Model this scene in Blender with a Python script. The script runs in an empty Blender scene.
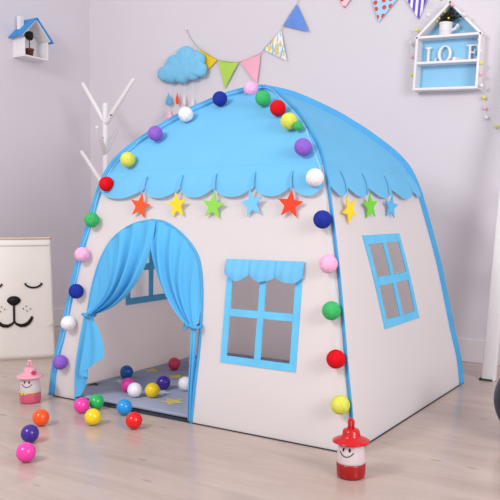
import bpy, bmesh, math, random
from mathutils import Vector, Matrix
random.seed(7)
C = bpy.context.scene.collection
PI = math.pi

# ------------------------------------------------------------------ helpers
def srgb(c):
    out = []
    for v in c:
        v = v / 255.0
        out.append(v / 12.92 if v <= 0.04045 else ((v + 0.055) / 1.055) ** 2.4)
    return (*out, 1.0)

def interp(x, xs, ys):
    if x <= xs[0]: return ys[0]
    if x >= xs[-1]: return ys[-1]
    for i in range(len(xs) - 1):
        if xs[i] <= x <= xs[i + 1]:
            t = (x - xs[i]) / max(1e-9, xs[i + 1] - xs[i])
            return ys[i] + t * (ys[i + 1] - ys[i])

def catmull(pts, n=8):
    pts = [Vector(p) for p in pts]
    P = [2 * pts[0] - pts[1]] + pts + [2 * pts[-1] - pts[-2]]
    out = []
    for i in range(1, len(P) - 2):
        a, b, c, d = P[i - 1], P[i], P[i + 1], P[i + 2]
        for k in range(n):
            t = k / n
            out.append(0.5 * ((2 * b) + (c - a) * t + (2 * a - 5 * b + 4 * c - d) * t * t + (3 * b - a - 3 * c + d) * t ** 3))
    out.append(pts[-1])
    return out

def mat(name, col, rough=0.7, var=0.04, scale=8.0, bump=0.0, bscale=60.0, trans=0.0, tcol=None, spec=0.3, sheen=0.0, coat=0.0, stretch=None, detail=3.0):
    m = bpy.data.materials.new(name); m.use_nodes = True
    nt = m.node_tree; N = nt.nodes; L = nt.links
    b = N['Principled BSDF']; out = N['Material Output']
    tc = N.new('ShaderNodeTexCoord'); mp = N.new('ShaderNodeMapping')
    L.new(tc.outputs['Object'], mp.inputs['Vector'])
    if stretch: mp.inputs['Scale'].default_value = stretch
    nz = N.new('ShaderNodeTexNoise'); nz.inputs['Scale'].default_value = scale; nz.inputs['Detail'].default_value = detail
    L.new(mp.outputs['Vector'], nz.inputs['Vector'])
    rp = N.new('ShaderNodeValToRGB'); c = srgb(col)
    rp.color_ramp.elements[0].position = 0.3; rp.color_ramp.elements[1].position = 0.7
    rp.color_ramp.elements[0].color = (*[v * (1 - var) for v in c[:3]], 1)
    rp.color_ramp.elements[1].color = (*[min(1, v * (1 + var)) for v in c[:3]], 1)
    L.new(nz.outputs['Fac'], rp.inputs['Fac']); L.new(rp.outputs['Color'], b.inputs['Base Color'])
    b.inputs['Roughness'].default_value = rough
    b.inputs['Specular IOR Level'].default_value = spec
    if sheen: b.inputs['Sheen Weight'].default_value = sheen
    if coat: b.inputs['Coat Weight'].default_value = coat
    if bump:
        n2 = N.new('ShaderNodeTexNoise'); n2.inputs['Scale'].default_value = bscale; n2.inputs['Detail'].default_value = 3
        L.new(tc.outputs['Object'], n2.inputs['Vector'])
        bp = N.new('ShaderNodeBump'); bp.inputs['Strength'].default_value = bump; bp.inputs['Distance'].default_value = 0.01
        L.new(n2.outputs['Fac'], bp.inputs['Height']); L.new(bp.outputs['Normal'], b.inputs['Normal'])
    if trans:
        t = N.new('ShaderNodeBsdfTranslucent'); mx = N.new('ShaderNodeMixShader'); mx.inputs[0].default_value = trans
        if tcol: t.inputs['Color'].default_value = tcol
        else: L.new(rp.outputs['Color'], t.inputs['Color'])
        L.new(b.outputs[0], mx.inputs[1]); L.new(t.outputs[0], mx.inputs[2]); L.new(mx.outputs[0], out.inputs['Surface'])
    return m

def obj(name, bm, m, parent=None, smooth=True, label=None):
    me = bpy.data.meshes.new(name)
    bmesh.ops.recalc_face_normals(bm, faces=bm.faces)
    bm.to_mesh(me); bm.free()
    if m: me.materials.append(m)
    if smooth:
        for p in me.polygons: p.use_smooth = True
    o = bpy.data.objects.new(name, me); C.objects.link(o)
    if parent: o.parent = parent
    if label: o['label'] = label
    return o

def tag(o, label, cat, group=None, kind=None):
    o['label'] = label; o['category'] = cat
    if group: o['group'] = group
    if kind: o['kind'] = kind
    return o

def thing(name, label, cat, loc=(0, 0, 0), rotz=0, group=None):
    o = bpy.data.objects.new(name, None); o.empty_display_size = 0.05
    C.objects.link(o); o.location = loc; o.rotation_euler = (0, 0, rotz)
    return tag(o, label, cat, group)

def struct(name, bm, m, smooth=False):
    o = obj(name, bm, m, smooth=smooth); o['kind'] = 'structure'; return o

def BM(): return bmesh.new()

def add_box(bm, c, s, M=None, bev=0.0):
    r = bmesh.ops.create_cube(bm, size=1)
    vs = r['verts']
    bmesh.ops.scale(bm, vec=s, verts=vs)
    if bev:
        es = list({e for v in vs for e in v.link_edges})
        g = bmesh.ops.bevel(bm, geom=es, offset=bev, segments=2, profile=0.5, affect='EDGES')
        vs = list({v for f in g['faces'] for v in f.verts} | {v for v in vs if v.is_valid})
    bmesh.ops.translate(bm, vec=c, verts=vs)
    if M: bmesh.ops.transform(bm, matrix=M, verts=vs)
    return vs

def add_tube(bm, pts, r, n=8, cap=True, ry=None, side=None):
    """tube along pts; r may be a list; ry / side give an elliptical section (side = fixed axis for the thin half width ry)"""
    pts = [Vector(p) for p in pts]; rings = []
    up = None
    for i, p in enumerate(pts):
        t = (pts[min(i + 1, len(pts) - 1)] - pts[max(i - 1, 0)]).normalized()
        if side is not None:
            a = Vector(side).normalized(); b = t.cross(a).normalized()
        else:
            if up is None:
                up = Vector((0, 0, 1)) if abs(t.z) < 0.9 else Vector((1, 0, 0))
            b = t.cross(up).normalized(); a = b.cross(t).normalized(); up = a
        rr = r[i] if isinstance(r, (list, tuple)) else r
        r2 = ry if ry is not None else rr
        rings.append([bm.verts.new(p + a * math.cos(2 * PI * k / n) * r2 + b * math.sin(2 * PI * k / n) * rr) for k in range(n)])
    for A, B in zip(rings, rings[1:]):
        for k in range(n):
            bm.faces.new((A[k], A[(k + 1) % n], B[(k + 1) % n], B[k]))
    if cap:
        bm.faces.new(rings[0]); bm.faces.new(rings[-1])

def add_lathe(bm, prof, n=32, c=(0, 0, 0), M=None):
    rings = []
    M = M or Matrix.Identity(4)
    for r, z in prof:
        if r < 1e-6:
            rings.append([bm.verts.new(M @ Vector((c[0], c[1], c[2] + z)))])
        else:
            rings.append([bm.verts.new(M @ Vector((c[0] + r * math.cos(2 * PI * k / n), c[1] + r * math.sin(2 * PI * k / n), c[2] + z))) for k in range(n)])
    for A, B in zip(rings, rings[1:]):
        for k in range(n):
            j = (k + 1) % n
            if len(A) == 1 and len(B) == 1: continue
            if len(A) == 1: bm.faces.new((A[0], B[j], B[k]))
            elif len(B) == 1: bm.faces.new((A[k], A[j], B[0]))
            else: bm.faces.new((A[k], A[j], B[j], B[k]))

def add_sphere(bm, c, r, seg=24, rings=16, sc=(1, 1, 1)):
    g = bmesh.ops.create_uvsphere(bm, u_segments=seg, v_segments=rings, radius=r)
    bmesh.ops.scale(bm, vec=sc, verts=g['verts'])
    bmesh.ops.translate(bm, vec=c, verts=g['verts'])
    return g['verts']

def add_prism(bm, poly, t, M=None):
    """poly: list of (x,z); extruded from y=0 to y=t"""
    M = M or Matrix.Identity(4)
    A = [bm.verts.new(M @ Vector((x, 0, z))) for x, z in poly]
    B = [bm.verts.new(M @ Vector((x, t, z))) for x, z in poly]
    n = len(poly)
    fa = bm.faces.new(A); fb = bm.faces.new(B[::-1]); fa.normal_update(); fb.normal_update()
    for k in range(n):
        bm.faces.new((A[k], B[k], B[(k + 1) % n], A[(k + 1) % n]))
    bmesh.ops.triangulate(bm, faces=[fa, fb])

def add_grid(bm, fn, us, vs):
    V = [[bm.verts.new(fn(u, v)) for u in us] for v in vs]
    for j in range(len(vs) - 1):
        for i in range(len(us) - 1):
            bm.faces.new((V[j][i], V[j][i + 1], V[j + 1][i + 1], V[j + 1][i]))

def lin(a, b, n): return [a + (b - a) * i / (n - 1) for i in range(n)]

# ------------------------------------------------------------------ camera
F, PITCH, YAW = 730.82, 0.0493, 0.5784
CAM = Vector((1.5818, -2.5187, 0.7253))
cam = bpy.data.cameras.new('camera'); co = bpy.data.objects.new('camera', cam); C.objects.link(co)
co.location = CAM; co.rotation_euler = (PI / 2 - PITCH, 0, YAW)
cam.lens = F / 500 * 36; cam.sensor_width = 36; cam.clip_start = 0.05
bpy.context.scene.camera = co

YB, XL = 1.05, -2.034          # back wall plane, left wall plane
def wall_pt(px, py, y=YB - 0.012):
    """where the sight line through a photo point meets a plane parallel to the back wall"""
    R = Vector((math.cos(YAW), math.sin(YAW), 0)); fh = Vector((-math.sin(YAW), math.cos(YAW), 0)); u = Vector((0, 0, 1))
    fw = fh * math.cos(PITCH) - u * math.sin(PITCH); uu = fh * math.sin(PITCH) + u * math.cos(PITCH)
    d = fw + R * (px - 250) / F + uu * (250 - py) / F
    return CAM + d * ((y - CAM.y) / d.y)

# ------------------------------------------------------------------ materials
M_wall = mat('painted_wall', (217, 211, 218), 0.85, 0.012, 2.0, 0.03, 180)
M_trim = mat('white_trim', (222, 217, 221), 0.5, 0.015, 4)
M_canvas = mat('white_canvas', (250, 243, 243), 0.9, 0.01, 3, 0.16, 9, trans=0.42, tcol=(.96, .86, .80, 1), spec=0.1)
M_blue = mat('sky_blue_fabric', (116, 191, 234), 0.85, 0.025, 5, 0.12, 10, trans=0.12, spec=0.12)
M_blue2 = mat('blue_binding_fabric', (82, 162, 214), 0.85, 0.04, 14, 0.1, 40, spec=0.12)
M_curt = mat('curtain_fabric', (94, 182, 232), 0.85, 0.03, 6, 0.08, 30, trans=0.1, spec=0.12)
M_winf = mat('window_binding_fabric', (106, 190, 232), 0.85, 0.05, 18, 0.2, 40, spec=0.12)
M_white = mat('white_wood', (232, 228, 230), 0.45, 0.015, 6)
M_cord = mat('white_cord', (230, 228, 230), 0.6, 0.03, 30)
M_dark = mat('dark_sheet', (52, 54, 66), 0.8, 0.05, 20)
M_screw = mat('dark_screw', (60, 55, 55), 0.4, 0.05, 20)

def floor_mat():
    m = bpy.data.materials.new('pale_oak_laminate'); m.use_nodes = True
    nt = m.node_tree; N = nt.nodes; L = nt.links; b = N['Principled BSDF']
    tc = N.new('ShaderNodeTexCoord')
    br = N.new('ShaderNodeTexBrick'); br.inputs['Scale'].default_value = 1.0
    br.inputs['Brick Width'].default_value = 1.3; br.inputs['Row Height'].default_value = 0.19
    br.inputs['Mortar Size'].default_value = 0.0012; br.inputs['Mortar Smooth'].default_value = 0.4
    br.inputs['Color1'].default_value = srgb((196, 177, 168)); br.inputs['Color2'].default_value = srgb((188, 168, 159)); br.inputs['Mortar'].default_value = srgb((184, 164, 156))
    L.new(tc.outputs['Object'], br.inputs['Vector'])
    mp = N.new('ShaderNodeMapping'); mp.inputs['Scale'].default_value = (1.5, 8, 1); L.new(tc.outputs['Object'], mp.inputs['Vector'])
    nz = N.new('ShaderNodeTexNoise'); nz.inputs['Scale'].default_value = 1.6; nz.inputs['Detail'].default_value = 7; nz.inputs['Roughness'].default_value = 0.62; nz.inputs['Distortion'].default_value = 0.6
    L.new(mp.outputs['Vector'], nz.inputs['Vector'])
    rp = N.new('ShaderNodeValToRGB'); rp.color_ramp.elements[0].position = 0.28; rp.color_ramp.elements[1].position = 0.66
    rp.color_ramp.elements[0].color = (0.78, 0.75, 0.73, 1); rp.color_ramp.elements[1].color = (1.04, 1.03, 1.03, 1)
    L.new(nz.outputs['Fac'], rp.inputs['Fac'])
    mx = N.new('ShaderNodeMixRGB'); mx.blend_type = 'MULTIPLY'; mx.inputs[0].default_value = 0.8
    L.new(br.outputs['Color'], mx.inputs[1]); L.new(rp.outputs['Color'], mx.inputs[2])
    # sparse dark knots
    mp2 = N.new('ShaderNodeMapping'); mp2.inputs['Scale'].default_value = (2.2, 7, 1); L.new(tc.outputs['Object'], mp2.inputs['Vector'])
    vo = N.new('ShaderNodeTexVoronoi'); vo.inputs['Scale'].default_value = 1.5; L.new(mp2.outputs['Vector'], vo.inputs['Vector'])
    r2 = N.new('ShaderNodeValToRGB'); r2.color_ramp.elements[0].position = 0.02; r2.color_ramp.elements[1].position = 0.09
    r2.color_ramp.elements[0].color = (0.52, 0.46, 0.44, 1); r2.color_ramp.elements[1].color = (1, 1, 1, 1)
    L.new(vo.outputs['Distance'], r2.inputs['Fac'])
    m2 = N.new('ShaderNodeMixRGB'); m2.blend_type = 'MULTIPLY'; m2.inputs[0].default_value = 0.8
    L.new(mx.outputs[0], m2.inputs[1]); L.new(r2.outputs['Color'], m2.inputs[2])
    L.new(m2.outputs[0], b.inputs['Base Color'])
    b.inputs['Roughness'].default_value = 0.2; b.inputs['Specular IOR Level'].default_value = 0.4
    return m

# ------------------------------------------------------------------ setting
bm = BM(); add_box(bm, (0.7, -1.4, -0.02), (5.5, 4.94, 0.04)); struct('floor', bm, floor_mat())
bm = BM(); add_box(bm, (0.7, YB + 0.05, 1.4), (5.7, 0.1, 2.8)); struct('wall_back', bm, M_wall)
bm = BM(); add_box(bm, (XL - 0.05, -0.9, 1.4), (0.1, 3.9, 2.8)); struct('wall_left', bm, M_wall)
bm = BM(); add_box(bm, (0.7, YB - 0.006, 0.0575), (5.46, 0.012, 0.115), bev=0.003); struct('baseboard_back', bm, M_trim)
bm = BM(); add_box(bm, (XL + 0.006, -0.9, 0.0575), (0.012, 3.87, 0.115), bev=0.003); struct('baseboard_left', bm, M_trim)

# ------------------------------------------------------------------ tent
W, D = 1.3, 1.069
PRO = [(1, 0), (.982, .12), (.947, .24), (.905, .4), (.869, .53), (.814, .69), (.765, .82), (.715, .905), (.645, .967), (.53, 1.038), (.43, 1.09), (.33, 1.135), (.15, 1.198), (0, 1.225)]
PROF = [(v.x, v.y) for v in catmull([(a, b, 0) for a, b in PRO], 8)]
_z = [b for a, b in PROF]; _r = [a for a, b in PROF]
def rz(z): return interp(z, _z, _r)
def S(face, a, z, off=0.0):
    r = rz(z)
    if face == 'front': return Vector((a, -r * D / 2 - off, z))
    if face == 'back': return Vector((a, r * D / 2 + off, z))
    if face == 'right': return Vector((r * W / 2 + off, a, z))
    return Vector((-r * W / 2 - off, a, z))
def half(face, z): return rz(z) * (W if face in ('front', 'back') else D) / 2

tent = thing('play_tent', 'white canvas house-shaped play tent with a sky blue scalloped roof and open curtained doorway', 'play tent')

ZS = 0.885
# door arch
AL = [(-.523, 0), (-.512, .12), (-.502, .24), (-.490, .366), (-.477, .46), (-.448, .554), (-.397, .631), (-.311, .683), (-.215, .702)]
AR = [(.043, 0), (.052, .13), (.056, .29), (.052, .424), (.035, .528), (.001, .595), (-.076, .658), (-.15, .693), (-.215, .702)]
AL = [(v.x, v.y) for v in catmull([(a, b, 0) for a, b in AL], 8)]
AR = [(v.x, v.y) for v in catmull([(a, b, 0) for a, b in AR], 8)]
def door_l(z): return interp(z, [b for a, b in AL], [a for a, b in AL])
def door_r(z): return interp(z, [b for a, b in AR], [a for a, b in AR])
FW = (.150, .444, .222, .565)      # front window outer frame
SH = -.17                          # the side windows lean with the fabric
SWB = (-.166, .168, .328, .652)
def sw(a, z): return a + (z - SWB[2]) * SH

def panel(name, face, holes, m):
    """holes: list of (z0, z1, leftfn, rightfn)"""
    zs = set(round(v, 4) for v in lin(0, ZS, 46))
    eps = 1e-4
    for z0, z1, _, _ in holes:
        zs |= {round(z0, 4), round(z1, 4)}
    zs = sorted(zs)
    bm = BM()
    for z0, z1 in zip(zs, zs[1:]):
        if z1 - z0 < 1e-5: continue
        zm = (z0 + z1) / 2
        cuts = sorted([h for h in holes if h[0] - eps < zm < h[1] + eps], key=lambda h: h[2](zm))
        edges = [lambda z: -half(face, z)]
        for h in cuts: edges += [h[2], h[3]]
        edges.append(lambda z: half(face, z))
        for k in range(0, len(edges), 2):
            l, r = edges[k], edges[k + 1]
            n = max(2, int((r(zm) - l(zm)) / 0.05) + 1)
            A = [bm.verts.new(S(face, l(z0) + (r(z0) - l(z0)) * i / (n - 1), z0)) for i in range(n)]
            B = [bm.verts.new(S(face, l(z1) + (r(z1) - l(z1)) * i / (n - 1), z1)) for i in range(n)]
            for i in range(n - 1): bm.faces.new((A[i], A[i + 1], B[i + 1], B[i]))
    bmesh.ops.remove_doubles(bm, verts=bm.verts, dist=1e-5)
    return obj(name, bm, m, tent)
i_ = .010
front = panel('front_panel', 'front', [(0, .702, door_l, door_r), (FW[2] + i_, FW[3] - i_, lambda z: FW[0] + i_, lambda z: FW[1] - i_)], M_canvas)
for f in ('right', 'left'):
    panel('side_panel', f, [(SWB[2] + i_, SWB[3] - i_, lambda z: sw(SWB[0] + i_, z), lambda z: sw(SWB[1] - i_, z))], M_canvas)
panel('back_panel', 'back', [], M_canvas)

# roof panels
rows = [(a, b) for a, b in PROF if b > ZS]
rows = [(rz(ZS), ZS)] + rows
for f in ('front', 'right', 'back', 'left'):
    bm = BM(); prev = None
    for r, z in rows:
        h = r * (W if f in ('front', 'back') else D) / 2
        dpt = r * (D if f in ('front', 'back') else W) / 2
        n = 17
        ring = []
        for i in range(n):
            a = -h + 2 * h * i / (n - 1)
            sag = 0.012 * math.sin(PI * i / (n - 1)) * min(1, r * 2)
            d_ = dpt - sag * 0.3
            zz = z - sag * 0.6 * min(1, (z - ZS) * 10)
            ring.append(bm.verts.new({'front': (a, -d_, zz), 'back': (a, d_, zz), 'right': (d_, a, zz), 'left': (-d_, a, zz)}[f]))
        if prev:
            for i in range(n - 1): bm.faces.new((prev[i], prev[i + 1], ring[i + 1], ring[i]))
        prev = ring
    bmesh.ops.remove_doubles(bm, verts=bm.verts, dist=1e-5)
    obj('roof_panel', bm, M_blue, tent)

# scalloped valance
VB = {'front': [-.497, -.268, -.094, .060, .227, .376, .497], 'right': [-.408, -.284, -.103, .110, .330, .408],
      'back': [-.497, -.33, -.165, 0, .165, .33, .497], 'left': [-.408, -.29, -.1, .1, .29, .408]}
r81 = rz(.81)
for f, bounds in VB.items():
    bm = BM()
    for a0, a1 in zip(bounds, bounds[1:]):
        us = lin(0, 1, 17); vs = lin(0, 1, 9)
        def fn(u, v):
            s = abs(2 * u - 1)
            dep = .034
            zb = .818 - dep * (1 - s ** 2.2) * min(1, (a1 - a0) / .11)
            z = ZS + .004 + (zb - ZS - .004) * v
            a = (a0 + (a1 - a0) * u) * rz(z) / r81
            off = .003 + (.006 + .011 * (1 - s ** 6)) * math.sin(min(1, v * 1.15) * PI * .62)
            return S(f, a, z, off)
        add_grid(bm, fn, us, vs)
    obj('roof_valance', bm, M_blue, tent)

# seam band under the roof
# pole sleeves
def pole_path(sx, sy, extra=0.0):
    return [Vector((sx * r * W / 2, sy * r * D / 2, z)) for r, z in PROF]
for sx, sy in ((-1, -1), (1, -1), (1, 1), (-1, 1)):
    bm = BM()
    side = Vector((D * sx, -W * sy, 0)) if sx * sy > 0 else Vector((D, W, 0))
    side = Vector((sy * D, -sx * W, 0)).normalized()
    P = pole_path(sx, sy)
    P = [p + Vector((.007 if (sx, sy) == (1, -1) and p.z < 1.1 else 0, 0, .003)) for p in P]
    add_tube(bm, P, .0195 if (sx, sy) != (1, -1) else .0115, 12, True, ry=.0045 if (sx, sy) != (1, -1) else .0035, side=side)
    obj('pole_sleeve', bm, M_blue2, tent)

# ground sheet of the tent
bm = BM(); add_box(bm, (0, 0, .002), (W + .004, D + .004, .004)); obj('ground_sheet', bm, M_dark, tent, smooth=False)

# window frames
def strip(bm, face, a0, a1, z0, z1, off=.003, th=.004, shear=0.0, zref=0.0):
    nz = max(2, int((z1 - z0) / .03) + 2); na = max(2, int((a1 - a0) / .06) + 2)
    def P(a, z, o): return S(face, a + (z - zref) * shear, z, o)
    for o in (off, off - th):
        add_grid(bm, lambda u, v: P(u, v, o), lin(a0, a1, na), lin(z0, z1, nz))
    for a in (a0, a1): add_grid(bm, lambda u, v: P(a, v, u), [off - th, off], lin(z0, z1, nz))
    for z in (z0, z1): add_grid(bm, lambda u, v: P(u, z, v), lin(a0, a1, na), [off - th, off])

def window(face, x0, x1, z0, z1, bw, zb, shear=0.0):
    bm = BM(); zr = z0
    strip(bm, face, x0, x0 + bw, z0, z1, shear=shear, zref=zr)
    strip(bm, face, x1 - bw, x1, z0, z1, shear=shear, zref=zr)
    xm = (x0 + x1) / 2; zm = zb
    strip(bm, face, xm - bw / 2, xm + bw / 2, z0 + bw, z1 - bw, .0035, shear=shear, zref=zr)
    strip(bm, face, x0 + bw, x1 - bw, z0, z0 + bw, .003, shear=shear, zref=zr)
    strip(bm, face, x0 + bw, x1 - bw, z1 - bw, z1, .003, shear=shear, zref=zr)
    strip(bm, face, x0 + bw, x1 - bw, zm - bw / 2, zm + bw / 2, .0042, shear=shear, zref=zr)
    bmesh.ops.remove_doubles(bm, verts=bm.verts, dist=1e-6)
    return obj('window_frame', bm, M_winf, tent, smooth=False)
wf = window('front', *FW[:2], FW[2], FW[3], .024, .392)
bm = BM()
x0, x1 = FW[0] - .006, FW[1] + .006
for k in range(3):
    a0 = x0 + (x1 - x0) * k / 3; a1 = x0 + (x1 - x0) * (k + 1) / 3
    def fn(u, v):
        s = abs(2 * u - 1)
        zb = .522 - .021 * (1 - s ** 2.2)
        z = .572 + (zb - .572) * v + .002 * math.sin(u * 9 + k * 2) * v
        return S('front', a0 + (a1 - a0) * u, z, .006 + .014 * math.sin(PI * .7 * v) * (1 - .5 * s ** 3) + .002 * math.sin(u * 17 + k))
    add_grid(bm, fn, lin(0, 1, 15), lin(0, 1, 8))
bmesh.ops.remove_doubles(bm, verts=bm.verts, dist=1e-5)
obj('window_valance', bm, M_blue, wf)
for f in ('right', 'left'):
    window(f, SWB[0], SWB[1], SWB[2], SWB[3], .030, .492, SH)

# door binding
bm = BM()
path = [S('front', a, z, .003) for a, z in AL] + [S('front', a, z, .003) for a, z in AR[::-1]][1:]
add_tube(bm, path, .0055, 8); obj('door_binding', bm, M_blue2, tent)

# curtains
def bez(a, c, b, t): return (a[0] * (1 - t) ** 2 + 2 * c[0] * t * (1 - t) + b[0] * t * t, a[1] * (1 - t) ** 2 + 2 * c[1] * t * (1 - t) + b[1] * t * t)
def path_at(P, u):
    d = [0]
    for p, q in zip(P, P[1:]): d.append(d[-1] + math.hypot(p[0] - q[0], p[1] - q[1]))
    s = u * d[-1]
    return (interp(s, d, [p[0] for p in P]), interp(s, d, [p[1] for p in P]))

TL = [p for p in AL if p[1] >= .36] + [(-.19, .700)]
TR = [p for p in AR if p[1] >= .40]
TR = TR + [(-.232, .700)]
def curtain(T, Kfn, Cin, hem, hemy, bulge, nf, ph, folds):
    bm = BM()
    us = lin(0, 1, 73)
    def up(u, v):
        t0 = path_at(T, u); k = Kfn(u)
        mid = ((t0[0] + k[0]) / 2, (t0[1] + k[1]) / 2)
        w = u ** 1.3
        c = (mid[0] + (Cin[0] - mid[0]) * w, mid[1] + (Cin[1] - mid[1]) * w)
        x, z = bez(t0, c, k, v)
        ft = nf * (u ** 1.35)
        amp = .014 * math.sin(PI * min(1, v * .86 + .06)) * (.35 + .65 * u) + .004 * (v ** 3)
        o = .0045 + amp * (.5 + .5 * math.sin(2 * PI * ft + ph)) + .004 * u * math.sin(2 * PI * ft * 2.3 + 1.0) * math.sin(PI * v)
        w_ = math.sin(PI * min(1, v * .9 + .05)) ** .7
        for uc, sg_, am in folds: o += am * math.exp(-((u - uc - .03 * v) / sg_) ** 2) * w_
        o += .022 * v ** 4
        return S('front', x, max(z, .012), o)
    def low(u, v):
        k = Kfn(u); h = (interp(u, [q[0] for q in hem], [q[1] for q in hem]), interp(u, [q[0] for q in hem], [q[2] for q in hem]))
        mid = ((k[0] + h[0]) / 2 + bulge * (u - .45), (k[1] + h[1]) / 2)
        x, z = bez(k, mid, h, v)
        o = .004 + .0225 * (1 - v) ** 2 + interp(u, [q[0] for q in hem], [q[3] for q in hem]) * math.sin(PI / 2 * v)
        o += .007 * math.sin(2 * PI * u * hemy + ph) * math.sin(PI / 2 * v)
        return S('front', x, max(z, .010), o)
    vs = lin(0, 1, 29)
    add_grid(bm, up, us, vs); add_grid(bm, low, us, vs)
    bmesh.ops.remove_doubles(bm, verts=bm.verts, dist=1e-6)
    c = obj('door_curtain', bm, M_curt, tent)
    # tie
    k0, k1 = Kfn(0), Kfn(1)
    kx, kz = (k0[0] + k1[0]) / 2, (k0[1] + k1[1]) / 2
    tw = .7 * abs(k1[0] - k0[0]) + .004
    bm = BM(); cc = S('front', kx, kz, .018)
    pts = [cc + Vector((tw * math.cos(a), .020 * math.sin(a), .003 * math.sin(2 * a))) for a in lin(0, 2 * PI, 25)]
    add_tube(bm, pts, .006, 8, False)
    sg = 1 if k1[0] > k0[0] else -1
    kn = cc + Vector((sg * tw * .8, -.016, 0))
    add_sphere(bm, kn, .0075, 12, 8)
    for dx, dz in ((sg * .018, .008), (sg * .018, -.008)):
        lp = [kn + Vector((dx * (1 - math.cos(t)) / 2, -.002, dz * math.sin(t) + dz * .4 * (1 - math.cos(t)))) for t in lin(0, 2 * PI, 17)]
        add_tube(bm, lp, .0028, 6, False)
    obj('tie_band', bm, M_blue2, c)
    return c
curtain(TL, lambda u: (-.488 + .034 * u, .336), (-.160, .395),
        [(0, -.524, .014, 0), (.22, -.500, .020, .002), (.42, -.448, .100, .006), (.50, -.484, .112, .020), (.75, -.425, .146, .024), (1, -.374, .182, .018)], 2.5, .075, 4.2, .4, ((.50, .05, .018), (.66, .035, .040), (.80, .03, .042), (.94, .05, .036)))
curtain(TR, lambda u: (.056 - .026 * u, .336), (-.120, .415),
        [(0, .0475, .012, 0), (.5, .044, .012, .006), (1, .036, .012, .002)], 2.0, -.006, 3.6, 2.0, ((.55, .04, .018), (.72, .035, .028), (.86, .035, .034), (.98, .04, .024)))

# ------------------------------------------------------------------ play mat inside
def mat_mat():
    m = mat('grey_quilted_mat', (160, 165, 186), 0.9, 0.10, 5, 0.0)
    nt = m.node_tree; N = nt.nodes; L = nt.links; b = N['Principled BSDF']
    tc = N.new('ShaderNodeTexCoord')
    w1 = N.new('ShaderNodeTexWave'); w1.bands_direction = 'X'; w1.inputs['Scale'].default_value = 9; w1.inputs['Distortion'].default_value = 1.0
    w2 = N.new('ShaderNodeTexWave'); w2.bands_direction = 'Y'; w2.inputs['Scale'].default_value = 9; w2.inputs['Distortion'].default_value = 1.0
    L.new(tc.outputs['Object'], w1.inputs['Vector']); L.new(tc.outputs['Object'], w2.inputs['Vector'])
    ad = N.new('ShaderNodeMath'); ad.operation = 'ADD'; L.new(w1.outputs['Fac'], ad.inputs[0]); L.new(w2.outputs['Fac'], ad.inputs[1])
    bp = N.new('ShaderNodeBump'); bp.inputs['Strength'].default_value = 0.18; bp.inputs['Distance'].default_value = 0.006
    L.new(ad.outputs[0], bp.inputs['Height']); L.new(bp.outputs['Normal'], b.inputs['Normal'])
    return m
mt = thing('play_mat', 'grey quilted mat with yellow and white star prints inside the tent', 'mat', (0, 0, .007))
bm = BM(); add_box(bm, (0, 0, .006), (1.262, 1.032, .012), bev=.004); obj('mat_pad', bm, mat_mat(), mt)
M_yel = mat('yellow_print', (222, 196, 108), 0.9, 0.12, 60); M_wpr = mat('white_print', (205, 206, 216), 0.9, 0.08, 60); M_dpr = mat('charcoal_print', (66, 66, 80), 0.9, 0.05, 40)
def star_poly(R, r, n=5, rot=0.0):
    return [((R if k % 2 == 0 else r) * math.sin(rot + PI * k / n), (R if k % 2 == 0 else r) * math.cos(rot + PI * k / n)) for k in range(2 * n)]
for (x, y, R, rot, m) in ((-.150, -.400, .075, .2, M_yel), (-.407, -.061, .065, .9, M_yel), (-.575, -.02, .06, .5, M_yel),
                          (-.560, .260, .075, .4, M_wpr), (-.278, -.320, .07, 1.0, M_wpr), (-.545, -.255, .06, .1, M_wpr), (-.60, -.36, .05, .7, M_dpr),
                          (.20, -.30, .07, .3, M_yel), (.15, .1, .07, .8, M_wpr), (-.1, .15, .06, .1, M_yel), (.42, .2, .07, .6, M_wpr), (.40, -.2, .06, .2, M_dpr)):
    bm = BM(); vs = [bm.verts.new((x + a, y + b, .0128)) for a, b in star_poly(R * .72, R * .33, rot=rot)]; ce = bm.verts.new((x, y, .0128))
    for k in range(10): bm.faces.new((ce, vs[k], vs[(k + 1) % 10]))
    obj('star_print', bm, m, mt, smooth=False)

# ------------------------------------------------------------------ hanging felt stars
M_star = {'orange': mat('orange_felt', (240, 88, 48), .9, .03, 40), 'yellow': mat('yellow_felt', (247, 212, 50), .9, .03, 40), 'green': mat('green_felt', (140, 208, 84), .9, .03, 40),
          'light blue': mat('light_blue_felt', (118, 196, 240), .9, .03, 40), 'red': mat('red_felt', (236, 66, 44), .9, .03, 40), 'lime': mat('lime_felt', (116, 206, 60), .9, .03, 40), 'sky': mat('sky_felt', (96, 178, 230), .9, .03, 40)}
def hang_star(face, a, z, mk, tilt, twist, top_a, label):
    n = {'front': Vector((0, -1, 0)), 'right': Vector((1, 0, 0))}[face]
    c = S(face, a, z, .020)
    t = thing('felt_star', label, 'star', c, 0, 'felt stars hanging from the tent valance')
    yaw = (0 if face == 'front' else PI / 2) + twist
    M = Matrix.Rotation(yaw, 4, 'Z') @ Matrix.Rotation(tilt, 4, 'Y')
    bm = BM(); add_prism(bm, star_poly(.048, .0205), .004, M @ Matrix.Translation((0, -.002, 0)))
    obj('star', bm, M_star[mk], t, smooth=False)
    bm = BM(); zt = .868
    p1 = M @ Vector((0, 0, .044)); pts = []
    for k in range(7):
        v = k / 6; zz = (z + p1.z) + (zt - z - p1.z) * v
        aa = a + (top_a - a) * v
        off = .022 + .004 * math.sin(PI * v) - .010 * v ** 3
        q = S(face, aa, zz, off) - c
        if k == 0: q = p1
        pts.append(q)
    add_tube(bm, pts, .0030, 8, True, ry=.0010, side=n)
    obj('ribbon', bm, M_blue, t)
hang_star('front', -.266, .755, 'orange', .22, .1, -.262, 'orange-red felt star under the valance, above the left side of the doorway')
hang_star('front', -.091, .757, 'yellow', -.10, -.1, -.090, 'yellow felt star under the valance, above the right side of the doorway')
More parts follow.
